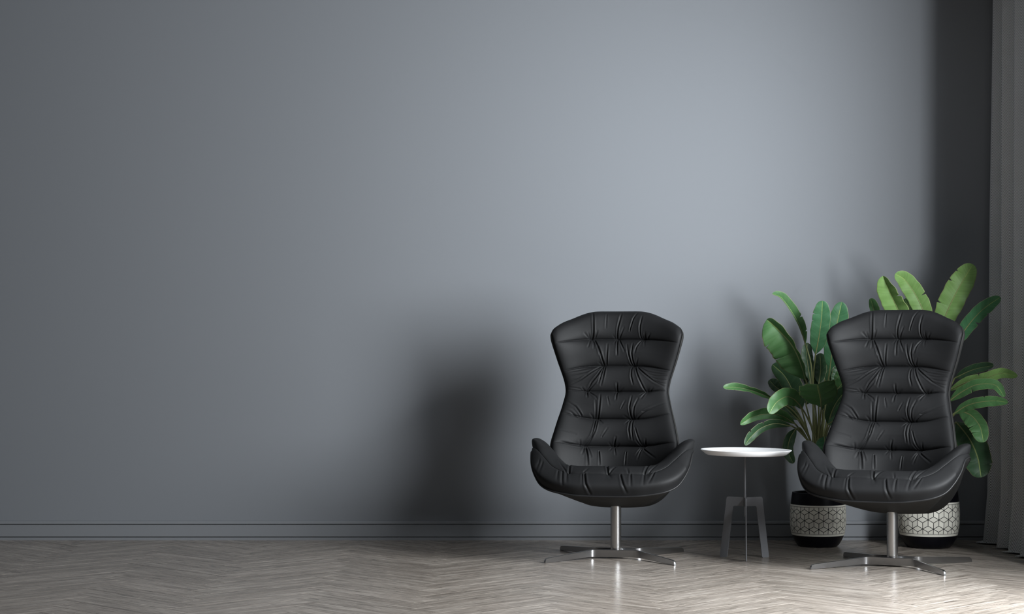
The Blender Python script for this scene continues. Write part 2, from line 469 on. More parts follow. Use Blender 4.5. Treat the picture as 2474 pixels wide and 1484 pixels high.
def fold_disp(X, Z, folds, amp, sig):
    """grooves with soft lips on both sides, fading out along each run"""
    D = np.zeros_like(X)
    for pts, a in folds:
        pts = np.asarray(pts, float)
        seg = np.linalg.norm(np.diff(pts, axis=0), axis=1); cum = np.concatenate([[0], np.cumsum(seg)]); tot = cum[-1]
        pad = 5*sig
        msk = (X > pts[:, 0].min()-pad) & (X < pts[:, 0].max()+pad) & (Z > pts[:, 1].min()-pad) & (Z < pts[:, 1].max()+pad)
        if not msk.any(): continue
        x, z = X[msk], Z[msk]; best = np.full(x.shape, 9.); tt = np.zeros(x.shape)
        for k in range(len(seg)):
            p, q = pts[k], pts[k+1]; d = q-p
            t = np.clip(((x-p[0])*d[0] + (z-p[1])*d[1])/(d@d), 0, 1)
            r = np.hypot(x-p[0]-t*d[0], z-p[1]-t*d[1])
            m = r < best; best[m] = r[m]; tt[m] = (cum[k]+t[m]*seg[k])/tot
        fade = np.clip(1.15-tt, 0, 1)**.8*np.clip(tt/.06+.4, 0, 1)
        s = sig*(.75+.5*tt)
        D[msk] += a*amp*fade*(-np.exp(-(best/s)**2) + .26*np.exp(-((best-2.4*s)/(1.3*s))**2))
    return D

def build_back(parent):
    nu, nv = 340, 520
    s = np.linspace(-1, 1, nu); u = .62*s + .38*np.sin(s*PI/2)
    t = np.linspace(0, 1, nv); v = t.copy()
    U, Vv = np.meshgrid(u, v, indexing='ij')
    P = back_point(U, Vv); N = normals(P)
    N = np.where(N[..., 1:2] > 0, -N, N)                      # towards the sitter
    e = np.sqrt(np.clip(1-np.abs(U)**7, 0, 1))
    tv = np.clip((Vv-.925)/.075, 0, 1); e = e*np.sqrt(np.clip(1-tv**3.0, 0, 1))
    T = .082
    X, Z, Wd = P[..., 0], P[..., 2], back_w(P[..., 2])
    au = np.abs(U)
    D = np.zeros_like(X)
    sm = np.clip((au-.30)/.62, 0, 1); cent = 1 - .75*sm*sm*(3-2*sm)
    # padded rolls between the stitched rows
    zs = [r[0] for r in ROWS]
    dist = np.full_like(X, 9.)
    for z0, bend, bx, a in ROWS:
        zr = z0 + bend*np.clip((au-.40)/.60, 0, 1)**1.7
        d = np.abs(Z-zr); dist = np.minimum(dist, d)
        D -= a*(.0060*np.exp(-d/.0040) + .0070*np.exp(-(d/.0022)**2))*(cent*.65+.35)
        for b in bx:
            r = np.hypot((X-b)/1.3, Z-zr)
            D -= .009*np.exp(-(r/.012)**1.3)
    D += .033*(1-np.exp(-dist/.022))*cent - .014
    folds = [([chart(*p) for p in pts], a) for pts, a in FOLDS]
    D += fold_disp(X, Z, folds, .0078, .0030)
    D *= np.clip(e, 0, 1)**1.5
    front = P + N*(T/2*e + D)[..., None]
    back = P - N*(T/2*e)[..., None]
    n = nu*nv
    Fc = np.concatenate([grid_faces(nu, nv), grid_faces(nu, nv, off=n)[:, ::-1]])
    bot = np.array([[i*nv, (i+1)*nv, n+(i+1)*nv, n+i*nv] for i in range(nu-1)])
    o = mesh_obj('backrest_cushion', np.concatenate([front.reshape(-1, 3), back.reshape(-1, 3)]), np.concatenate([Fc, bot]), M_LEATHER, parent)
    fix_normals(o)
    # thin moulded shell behind the cushion
    nu, nv = 70, 90
    u = np.sin(np.linspace(-1, 1, nu)*PI/2)*1.002; v = np.linspace(0, 1.0, nv)
    U, Vv = np.meshgrid(u, v, indexing='ij')
    P = back_point(np.clip(U, -1.02, 1.02), Vv); N = normals(P); N = np.where(N[..., 1:2] > 0, -N, N)
    e = np.sqrt(np.clip(1-np.abs(U/1.002)**6, 0, 1)); tv = np.clip((Vv-.925)/.075, 0, 1); e = e*np.sqrt(np.clip(1-tv**3, 0, 1))
    inner = P - N*(.006+.012*e)[..., None]; outer = P - N*(.013+.042*e)[..., None]
    n = nu*nv
    side = []
    for i in range(nu-1):
        side += [[i*nv, (i+1)*nv, n+(i+1)*nv, n+i*nv], [i*nv+nv-1, n+i*nv+nv-1, n+(i+1)*nv+nv-1, (i+1)*nv+nv-1]]
    for j in range(nv-1):
        side += [[j, n+j, n+j+1, j+1], [(nu-1)*nv+j, (nu-1)*nv+j+1, n+(nu-1)*nv+j+1, n+(nu-1)*nv+j]]
    Fc = np.concatenate([grid_faces(nu, nv), grid_faces(nu, nv, off=n)[:, ::-1], np.array(side)])
    o = mesh_obj('backrest_shell', np.concatenate([inner.reshape(-1, 3), outer.reshape(-1, 3)]), Fc, M_SHELL, parent); fix_normals(o)

# seat bowl stations, front centre to rear: O piping, T seam on the roll, U top of the roll, I foot of the inner side, C seat
SEAT = [   # O, T, R (crown of the roll; None = midway), U, I, C
 ((0,-.400,.311),(0,-.362,.415),None,(0,-.262,.432),(0,-.14,.400),(0,.05,.375)),
 ((.09,-.400,.312),(.09,-.362,.415),None,(.078,-.262,.432),(.065,-.14,.400),(.04,.05,.375)),
 ((.165,-.394,.317),(.165,-.358,.416),None,(.145,-.255,.432),(.115,-.14,.400),(.08,.05,.375)),
 ((.245,-.374,.330),(.215,-.345,.426),None,(.190,-.230,.434),(.15,-.13,.400),(.11,.05,.375)),
 ((.297,-.345,.351),(.255,-.320,.444),None,(.216,-.200,.450),(.18,-.12,.402),(.13,.05,.375)),
 ((.330,-.310,.389),(.288,-.285,.472),None,(.245,-.180,.475),(.20,-.10,.405),(.14,.05,.380)),
 ((.353,-.268,.440),(.322,-.248,.500),(.308,-.205,.524),(.273,-.158,.505),(.215,-.08,.41),(.15,.05,.385)),
 ((.361,-.222,.486),(.347,-.210,.514),(.344,-.172,.547),(.300,-.136,.530),(.235,-.06,.42),(.16,.05,.385)),
 ((.365,-.172,.496),(.365,-.174,.513),(.366,-.144,.552),(.322,-.110,.541),(.25,-.04,.43),(.165,.05,.39)),
 ((.360,-.110,.490),(.361,-.112,.505),(.361,-.105,.540),(.320,-.080,.528),(.26,-.01,.43),(.17,.05,.39)),
 ((.340,-.045,.468),(.338,-.045,.480),(.330,-.043,.508),(.305,-.033,.494),(.25,.02,.43),(.17,.06,.39)),
 ((.310,.030,.438),(.307,.030,.445),(.300,.030,.462),(.285,.030,.452),(.24,.05,.42),(.17,.07,.39))]
SEAT = [(o_, t_, tuple((a_+b_)/2 + (.016 if k_ == 2 else 0) for k_, (a_, b_) in enumerate(zip(t_, u_))) if r_ is None else r_, u_, i_, c_)
        for o_, t_, r_, u_, i_, c_ in SEAT]
SEATFOLDS = [  # x (m), position across the section, as runs
 ([(-.205,1.00),(-.200,.45)],.7),([(-.185,1.0),(-.180,.60)],.5),([(-.225,.95),(-.225,.60)],.4),
 ([(-.105,.98),(-.095,.55),(-.075,.12)],1.0),([(-.115,.95),(-.108,.55)],.4),([(.055,.96),(.070,.55),(.085,.20)],.8),
 ([(.100,.98),(.105,.50)],.6),([(.160,1.0),(.160,.55)],.5),([(.205,.98),(.185,.60)],.6),([(.0,1.0),(.015,.82)],.4),
 ([(-.175,1.02),(-.178,1.45),(-.185,1.8)],.9),([(0,1.02),(-.010,1.5),(-.012,1.95)],1.0),([(.005,1.05),(.030,1.5)],.6),([(.160,1.02),(.172,1.5),(.178,1.9)],.9),
 ([(-.19,1.05),(-.225,1.4)],.5),([(.18,1.05),(.21,1.4)],.5),([(-.11,1.05),(-.09,1.3)],.35),([(.09,1.05),(.08,1.35)],.35),
 ([(-.30,.85),(-.315,.55)],.3),([(-.315,.8),(-.33,.5)],.3)]
def build_seat(parent):
    A = np.array(SEAT)                                     # [12,6,3]
    full = np.concatenate([A[:0:-1]*np.array([-1, 1, 1]), A])   # left rear ... right rear
    par = np.zeros(len(full)); par[1:] = np.cumsum(np.linalg.norm(np.diff(full[:, 1], axis=0), axis=1)+.01)
    ns = 640; s = np.linspace(0, par[-1], ns)
    Q = pchip(par, full.reshape(len(full), -1), s).reshape(ns, 6, 3)
    O, T, R, Uu, I, C = [Q[:, k] for k in range(6)]
    # outward direction of each section in plan
    tang = np.gradient(O, axis=0); tang[:, 2] = 0; tang /= np.linalg.norm(tang, axis=1)[:, None]+1e-9
    out = np.stack([tang[:, 1], -tang[:, 0], np.zeros(ns)], -1)
    wid = np.linalg.norm(T-O, axis=1)
    tipw = np.clip((np.abs(O[:, 0])-.335)/.035, 0, 1)        # the front panel flattens out towards the arm tips
    B = (O+T)/2 + out*(.030*np.clip(wid/.09, 0, 1.2)*(1-.8*tipw))[:, None]
    na, nb = 80, 130
    ta = np.linspace(0, 2, na); tb = np.linspace(0, 4, nb)
    secA = np.stack([pchip([0, 1, 2], np.stack([O[i], B[i], T[i]]), ta) for i in range(ns)])
    secB = np.stack([pchip([0, 1, 2, 3, 4], np.stack([T[i], R[i], Uu[i], I[i], C[i]]), tb) for i in range(ns)])
    P = np.concatenate([secA, secB[:, 1:]], 1)
    para = np.concatenate([ta/2, 1+tb[1:]/2*1.0])            # 1 at the seam, 2 at the top of the roll
    N = normals(P)
    cen = np.array([0, -.1, .30])
    flip = np.sum(N*(P-cen), -1) < 0; N = np.where(flip[..., None], -N, N)
    X = np.repeat(O[:, :1]*0, P.shape[1], 1) + P[..., 0]
    A1 = np.repeat(para[None], ns, 0)
    D = np.zeros(X.shape)
    D -= .0075*np.exp(-np.abs(A1-1)/.055)*(1-.65*tipw)[:, None]                    # stitched seam
    for b in (-.178, 0, .168):
        r = np.hypot((X-b)/.016, (A1-1)/.16); D -= .007*np.exp(-r**1.5)
    # uneven scale across: treat section position in 'metres' of .09
    sc = .09
    D += fold_disp(X, A1*sc, [([(x, y*sc) for x, y in p], a) for p, a in SEATFOLDS], .0082, .0038)
    edge = np.clip((A1)/.12, 0, 1)*np.clip((2.9-A1)/.3, 0, 1)
    P = P + N*(D*edge)[..., None]
    Fc = grid_faces(ns, P.shape[1]).tolist()
    # close the seat across the middle
    np_ = P.shape[1]
    for i in range(ns//2-0):
        j = ns-1-i
        if i+1 >= j-1: break
        Fc.append([i*np_+np_-1, (i+1)*np_+np_-1, (j-1)*np_+np_-1, j*np_+np_-1])
    o = mesh_obj('seat_cushion', P.reshape(-1, 3), Fc, M_LEATHER, parent); fix_normals(o)
    # moulded bowl below the cushion
    rear = np.array([(.300, .095, .440), (.235, .155, .440), (.13, .185, .440), (0, .19, .440)])
    half = np.concatenate([A[:, 0], rear])
    loop = np.concatenate([half[:0:-1]*np.array([-1, 1, 1]), half])[1:]      # closed, starts left of rear centre
    par = np.concatenate([[0], np.cumsum(np.linalg.norm(np.diff(np.concatenate([loop, loop[:1]]), axis=0), axis=1))])
    nl = 200; s = np.linspace(0, par[-1], nl, endpoint=False)
    ext = np.concatenate([loop[-3:], loop, loop[:4]])
    pe = np.concatenate([par[-4:-1]-par[-1], par[:-1], par[:4]+par[-1]])
    Lp = pchip(pe, ext, s)
    c0 = np.array([0, .185])
    ang = np.arctan2((Lp[:, 1]-c0[1])/.40, (Lp[:, 0])/.30)
    bx, by = .162*np.cos(ang), c0[1] + .105*np.sin(ang)
    bot = np.stack([bx, by, np.full(nl, .226)], -1)
    rings = []
    dirn = Lp-np.array([0, -.05, 0]); dirn[:, 2] = 0; dirn /= np.linalg.norm(dirn, axis=1)[:, None]
    rings.append(Lp - dirn*.010 + np.array([0, 0, .006]))
    rings.append(Lp + dirn*.002 + np.array([0, 0, .002]))
    rings.append(Lp + dirn*.0035 - np.array([0, 0, .003]))
    bulge = .5 + 2.6*np.clip((Lp[:, 1]+.15)/.22, 0, 1)*np.clip(np.abs(Lp[:, 0])/.2, .3, 1)
    cen2 = np.array([0, .185, 0])
    wide = (bot-cen2)*np.array([1.22, 1.25, 1]) + cen2 - np.array([0, 0, .003])
    inner = (bot-cen2)*np.array([.62, .62, 1]) + cen2 - np.array([0, 0, .004])
    for t in np.linspace(.06, 1, 26):
        c1 = Lp*.30 + wide*.70 + dirn*.012*bulge[:, None]
        q = (1-t)**3*Lp + 3*(1-t)**2*t*c1 + 3*(1-t)*t*t*wide + t**3*inner
        rings.append(q)
    rings.append((bot-cen2)*np.array([.3, .3, 1]) + cen2 - np.array([0, 0, .004]))
    V = np.stack(rings)                                       # [nr, nl, 3]
    nr = len(rings)
    Fc = grid_faces(nr, nl, wrap_v=True).tolist() + [[(nr-1)*nl+k for k in range(nl)]]
    o = mesh_obj('seat_shell', V.reshape(-1, 3), Fc, M_SHELL, parent); fix_normals(o)
    # piping round the lip
    v, f = tube_np(O + out*.002, .0042, 8)
    mesh_obj('piping', v, f, M_PIPING, parent)

def base_bar(sign, parent):
    """bent flat bar of the star base: two legs and the flat middle"""
    path2 = [(-.292, -.292), (-.104, -.047), (.104, -.047), (.292, -.292)]
    pts = []
    def corner(a, b, c, r=.022, n=6):
        a, b, c = map(np.array, (a, b, c)); d1 = (a-b)/np.linalg.norm(a-b); d2 = (c-b)/np.linalg.norm(c-b)
        return [(1-t)**2*(b+d1*r) + 2*t*(1-t)*b + t*t*(b+d2*r) for t in np.linspace(0, 1, n)]
    a, b, c, d = path2
    seg1 = [np.array(a)*(1-t)+np.array(b)*t for t in np.linspace(0, .9, 14)]
    for t in (.01, .025, .045): seg1.insert(1, np.array(a)*(1-t)+np.array(b)*t)
    seg1.sort(key=lambda p: p[0])
    seg3 = [np.array((-p[0], p[1])) for p in seg1[::-1]]
    pts = np.array(seg1 + corner(a, b, c) + corner(b, c, d) + seg3)
    cum = np.concatenate([[0], np.cumsum(np.linalg.norm(np.diff(pts, axis=0), axis=1))]); tot = cum[-1]
    tg = np.gradient(pts, axis=0); tg /= np.linalg.norm(tg, axis=1)[:, None]; nm = np.stack([-tg[:, 1], tg[:, 0]], -1)
    leg = .31
    de = np.minimum(cum, tot-cum)                              # distance from the nearer tip
    f = np.clip(de/leg, 0, 1)
    top = .0225 + .0185*f
    tip = np.clip(1-de/.020, 0, 1); top = top - .012*(1-np.sqrt(np.clip(1-tip**2, 0, 1)))
    bot = .0005 + .0065*np.clip((de-.02)/.25, 0, 1)
    hw = .0048; bev = .0012
    sect = [(-hw, 0, bev), (-hw, 1, -bev), (-hw+bev, 1, 0), (hw-bev, 1, 0), (hw, 1, -bev), (hw, 0, bev), (hw-bev, 0, 0), (-hw+bev, 0, 0)]
    V = np.zeros((len(pts), len(sect), 3))
    for k, (o, tb, dz) in enumerate(sect):
        V[:, k, :2] = pts + nm*o; V[:, k, 2] = np.where(tb, top, bot) + dz
    V[..., 1] *= sign
    m = len(sect)
    Fc = grid_faces(len(pts), m, wrap_v=True).tolist() + [list(range(m)), [(len(pts)-1)*m+k for k in range(m)]]
    o = mesh_obj('base_bar', V.reshape(-1, 3), Fc, M_CHROME, parent); fix_normals(o); sharp(o, 40)
    return o

def build_chair(label, loc, rz, base_turn=0):
    t = thing('lounge_chair', label, 'armchair', loc, rz, 'black leather swivel lounge chairs')
    build_back(t); build_seat(t)
    v, f = lathe_np([(.0245, .014), (.0245, .275)], 40)
    o = mesh_obj('column', v, f, M_STEEL, t); fix_normals(o); sharp(o)
    v, f = lathe_np([(.060, .246), (.060, .250), (.035, .258), (.0255, .258)], 40); o = mesh_obj('swivel_plate', v, f, M_SHELL, t); fix_normals(o)
    v, f = join([box_np(-.05, .05, -.0430, .0430, .012, .030)]); o = mesh_obj('hub', v, f, M_CHROME, t, smooth=False); fix_normals(o)
    base_bar(1, t); base_bar(-1, t)
    return t
CH1 = build_chair('black tufted leather lounge chair on steel cross base, left of the white side table',
                  (.479, -.835, 0), math.radians(-8.5))
copy_thing(CH1, (1.689, -1.172, 0), math.radians(-24.0),
           'black tufted leather lounge chair on steel cross base, in front of the potted plants')

# ------------------------------------------------------------------ side table
def build_table():
    t = thing('side_table', 'small round white side table on three grey plate legs between the chairs', 'side table', (1.0705, 8.937-9.81, 0), math.radians(-4))
    prof = [(.0, .4865), (.150, .4865), (.176, .4885), (.2035, .5010), (.2065, .5012), (.2085, .4995), (.2070, .4970),
            (.1850, .4795), (.1780, .4765), (.10, .4755), (.0, .4755)]
    v, f = lathe_np(prof[1:-1], 96); o = mesh_obj('tabletop', v, f, M_WHITE, t); fix_normals(o); sharp(o, 50)
    o.rotation_euler = (0, math.radians(.55), math.radians(4))
    v, f = lathe_np([(.0042, .193), (.0042, .476)], 20); o = mesh_obj('pole', v, f, M_GREYMETAL, t); fix_normals(o); sharp(o)
    for r, za, zb in ((.0085, .466, .477), (.0055, .268, .296)):
        v, f = lathe_np([(r, za), (r, zb)], 20); o = mesh_obj('collar', v, f, M_GREYMETAL, t); fix_normals(o); sharp(o)
    # leg outline in its own plane (r, z) with rounded corners
    raw = [(.0058, .2805, 0), (.0935, .2815, .010), (.1300, .0000, .004), (.0925, .0000, .008), (.0610, .2400, .010), (.0058, .2400, 0)]
    def rounded(raw):
        out = []
        n = len(raw)
        for i, (x, z, r) in enumerate(raw):
            if r == 0: out.append((x, z)); continue
            p = np.array((x, z)); a = np.array(raw[i-1][:2]); b = np.array(raw[(i+1) % n][:2])
            d1 = (a-p)/np.linalg.norm(a-p); d2 = (b-p)/np.linalg.norm(b-p)
            for k in np.linspace(0, 1, 7): out.append(tuple((1-k)**2*(p+d1*r)+2*k*(1-k)*p+k*k*(p+d2*r)))
        return out
    ol = rounded(raw); h = .0022
    for a in (-90, 30, 150):
        n = len(ol)
        V = [(x, y, z) for y in (-h, h) for x, z in ol]
        Fc = [list(range(n))[::-1], [n+i for i in range(n)]] + [[i, (i+1) % n, n+(i+1) % n, n+i] for i in range(n)]
        o = mesh_obj('leg', V, Fc, M_GREYMETAL, t, smooth=False); fix_normals(o)
        o.rotation_euler = (0, 0, math.radians(a))
build_table()

# ------------------------------------------------------------------ potted plants
def px(x, y, D): return np.array([(x-1237)/F_PX*D, D+CAM_Y, CAM_Z-(y-845)/F_PX*D])
POTZ = [0, .006, .03, .056, .09, .132, .16, .198, .2065, .235, .2635]
POTR = [.094, .100, .116, .1265, .1335, .1365, .1362, .1340, .1330, .1300, .1255]
def pot_r(z): return pchip(POTZ, POTR, z)
def build_pot(root, sc=1.0, turn=0.0):
    zz = np.concatenate([np.linspace(0, .056, 10)])
    def prof(z0, z1, n, d=0): return [(float(pot_r(z))-d, z) for z in np.linspace(z0, z1, n)]
    low = [(.088, .002)] + prof(.0, .0555, 10)
    up = prof(.2065, .2605, 8) + [(.1245, .2632), (.1215, .2640), (.1190, .2625), (.1180, .2450), (.1180, .20)]
    # black body: base, the dark ground of the band and the collar are one glazed pot
    body = [(.0, .0)] + prof(0, .2605, 26, 0.0012)[0:] + up[-5:]
    v, f = lathe_np(body[1:], 72, True, False); v = v*np.array([sc, sc, sc])
    pot = mesh_obj('pot', v, f, M_POTBLACK, root); fix_normals(pot)
    V, Fc, tn, mi = [], [], [], []
    def add(poly, tone, r_off=.0):
        b = len(V)
        for a, z in poly:
            r = float(pot_r(z))+r_off; V.append((r*math.cos(a)*sc, r*math.sin(a)*sc, z*sc))
        Fc.append(list(range(b, b+len(poly)))); tn.append(tone)
    NC = 18; R = .1355; wd = 2*PI*R/NC; sl = wd/math.sqrt(3)     # cell width, rhombus side
    lw = .00270; rowh = 1.5*sl
    z0, z1 = .0690, .1965
    rnd = random.Random(2)
    zc0 = .1325
    for row in range(-3, 4):
        for k in range(NC):
            cx = (k + .5*(row % 2))*wd; cz = zc0 + row*rowh
            h = sl/2
            rh = [ [(cx-wd/2, cz), (cx, cz-h), (cx+wd/2, cz), (cx, cz+h)],
                   [(cx-wd/2, cz), (cx-wd/2, cz-sl), (cx, cz-sl-h), (cx, cz-h)],
                   [(cx, cz-h), (cx, cz-sl-h), (cx+wd/2, cz-sl), (cx+wd/2, cz)] ]
            for ti, q in enumerate(rh):
                tone = (.62, .85, .50)[ti] + rnd.uniform(-.12, .12)
                poly = [tuple(p) for p in q]
                mx = sum(p[0] for p in q)/4; mz = sum(p[1] for p in q)/4
                for i in range(4):                                   # inset each side by half a line
                    a, b = q[i], q[(i+1) % 4]; nx, nz = b[1]-a[1], -(b[0]-a[0]); ln = math.hypot(nx, nz); nx /= ln; nz /= ln
                    c = nx*a[0]+nz*a[1]
                    if nx*mx+nz*mz > c: nx, nz, c = -nx, -nz, -c
                    poly = clip_poly(poly, nx, nz, c-lw*.5)
                poly = clip_poly(poly, 0, 1, z1); poly = clip_poly(poly, 0, -1, -z0) if poly else poly
                if len(poly) < 3: continue
                xs = [p[0] for p in poly]; st = wd/6
                for m in range(int(math.floor(min(xs)/st)), int(math.ceil(max(xs)/st))):
                    pc = clip_poly(clip_poly(poly, -1, 0, -m*st), 1, 0, (m+1)*st)
                    if len(pc) >= 3: add([(x/R+turn, z) for x, z in pc], tone)
    def ring(za, zb):
        N_ = 72
        for k in range(N_):
            a, b = 2*PI*k/N_, 2*PI*(k+1)/N_
            add([(a, za), (b, za), (b, zb), (a, zb)], .8, .0003)
    ring(.0565, .0672); ring(.1985, .2062)
    o = mesh_obj('tile_band', V, Fc, M_TILE, root, smooth=True)
    at = o.data.attributes.new('tone', 'FLOAT', 'FACE'); at.data.foreach_set('value', tn)
    o['label'] = 'cream band of outlined cube tiles'
    # gravel
    rnd = random.Random(8)
    prof = [(.1175, .246), (.10, .249), (.06, .252), (.02, .254)]
    v, f = lathe_np(prof, 72, False, True); v = v + np.random.RandomState(1).uniform(-.0015, .0015, v.shape)
    o = mesh_obj('gravel', v*sc, f, M_SOIL, root); fix_normals(o); o['label'] = 'light brown gravel filling the pot'

def leaf_profile(t, blunt):
    q = np.where(t > .5, np.abs(2*t-1)**4.6, np.abs(2*t-1)**2.7)
    w = np.clip(1-q, 0, 1)**np.where(t > .5, .52, .60)
    w = w*(.86+.14*np.sin(PI*t))
    base = np.clip(t/.22, 0, 1); w = w*(.45+.55*base*(2-base))
    return w
LEAFN = [0]
def build_leaf(root, mid, hwL, hwR, roll=0, foldL=18, foldR=18, curl=.15, mat=0, tears=(), stalk=None, flip=False):
    """mid: points along the midrib from blade base to tip (world). roll turns the blade about its midrib;
       foldL / foldR lift the two halves towards the viewer (deg)"""
    LEAFN[0] += 1; rs = np.random.RandomState(LEAFN[0])
    org = np.array(root.location)
    mid = np.asarray(mid, float)
    cum = np.concatenate([[0], np.cumsum(np.linalg.norm(np.diff(mid, axis=0), axis=1))])
    n, m = 150, 12
    t = np.linspace(0, 1, n); P = pchip(cum/cum[-1], mid, t)
    Tg = np.gradient(P, axis=0); Tg /= np.linalg.norm(Tg, axis=1)[:, None]
    view = P - np.array([0, CAM_Y, CAM_Z]); view /= np.linalg.norm(view, axis=1)[:, None]
    S0 = np.cross(Tg, -view); S0 /= np.linalg.norm(S0, axis=1)[:, None]      # to the right of travel? fixed below
    N0 = np.cross(S0, Tg)
    flipm = np.sum(N0*view, 1) > 0
    N0[flipm] *= -1
    for i in range(1, n):                                                     # keep frames continuous
        if S0[i] @ S0[i-1] < 0: S0[i] *= -1
    r = np.radians(np.interp(t, np.linspace(0, 1, len(np.atleast_1d(roll))), np.atleast_1d(roll)))[:, None]
    Sd = S0*np.cos(r)+N0*np.sin(r); Nn = N0*np.cos(r)-S0*np.sin(r)
    if flip: pass
    w = leaf_profile(t, 0)
    V = np.zeros((n, 2*m+1, 3)); UV = np.zeros((n, 2*m+1, 2))
    for side, hw, fold in ((-1, hwL, foldL), (1, hwR, foldR)):
        ws = w*hw*(1+.018*np.sin(t*23+rs.rand()*6)+.012*np.sin(t*51+rs.rand()*6))
        for ts, t0, dep, ln in tears:
            if ts == side:
                k = (t >= t0) & (t < t0+ln); ws[k] *= 1-min(.8, dep*1.25)*(1-(t[k]-t0)/(ln*.42)).clip(0, 1)
        fr = np.radians(np.interp(t, np.linspace(0, 1, len(np.atleast_1d(fold))), np.atleast_1d(fold)))[:, None]
        d = side*Sd*np.cos(fr) + Nn*np.sin(fr); dn = Nn*np.cos(fr) - side*Sd*np.sin(fr)
        for j in range(1, m+1):
            a = j/m
            rip = .006*a*np.sin(t*34+rs.rand()*.3)*hw/.06
            q = P + d*(ws*a)[:, None] - dn*(curl*ws*a*a + rip*.35)[:, None]
            V[:, m+side*j] = q; UV[:, m+side*j, 0] = t*cum[-1]; UV[:, m+side*j, 1] = side*a
    V[:, m] = P; UV[:, m, 0] = t*cum[-1]
    Fc = grid_faces(n, 2*m+1)
    o = mesh_obj('leaf', (V-org).reshape(-1, 3), Fc, M_LEAF[mat], root)
    uvl = o.data.uv_layers.new(name='UVMap')
    li = np.zeros(len(o.data.loops), int); o.data.loops.foreach_get('vertex_index', li)
    uvl.data.foreach_set('uv', UV.reshape(-1, 2)[li].ravel())
    so = o.modifiers.new('thickness', 'SOLIDIFY'); so.thickness = .0007; so.offset = 0
    if stalk is not None:
        st = np.asarray(stalk, float); st = np.concatenate([st, mid[:1]])
        c2 = np.concatenate([[0], np.cumsum(np.linalg.norm(np.diff(st, axis=0), axis=1))])
        A = pchip(c2/c2[-1], st, np.linspace(0, 1, 22))
        B = P[:int(n*.82):3]
        path = np.concatenate([A, B[1:]])
        rad = np.concatenate([np.linspace(.0062, .0036, 22), np.linspace(.0034, .0010, len(B)-1)])
        v, f = tube_np(path-org, rad, 8)
        mesh_obj('stalk', v, f, M_STALK, o)
    return o

def plant(root, to, leaves, origin):
    for k, L in enumerate(leaves):
        pts = L['p']; d = L['d']; d = d if isinstance(d, (list, tuple)) else [d]*len(pts)
        dd = np.interp(np.linspace(0, 1, len(pts)), np.linspace(0, 1, len(d)), d)
        mid = [px(*to(x, y), D) for (x, y), D in zip(pts, dd)]
        rs = random.Random(k+31)
        o = np.array(origin) + np.array([rs.uniform(-.035, .035), rs.uniform(-.035, .035), 0])
        st = [o]
        for x, y in L.get('s', []): st.append(px(*to(x, y), dd[0]*.55+.45*(origin[1]-CAM_Y)))
        if not L.get('s'): 
            h = o*.45+np.array(mid[0])*.55; h[:2] = o[:2]*.62+np.array(mid[0])[:2]*.38; st.append(h)
        build_leaf(root, mid, L['w'][0], L['w'][1], L.get('r', 0), L.get('fl', 18), L.get('fr', 18), L.get('c', .15), L.get('m', 0), L.get('t', ()), st)

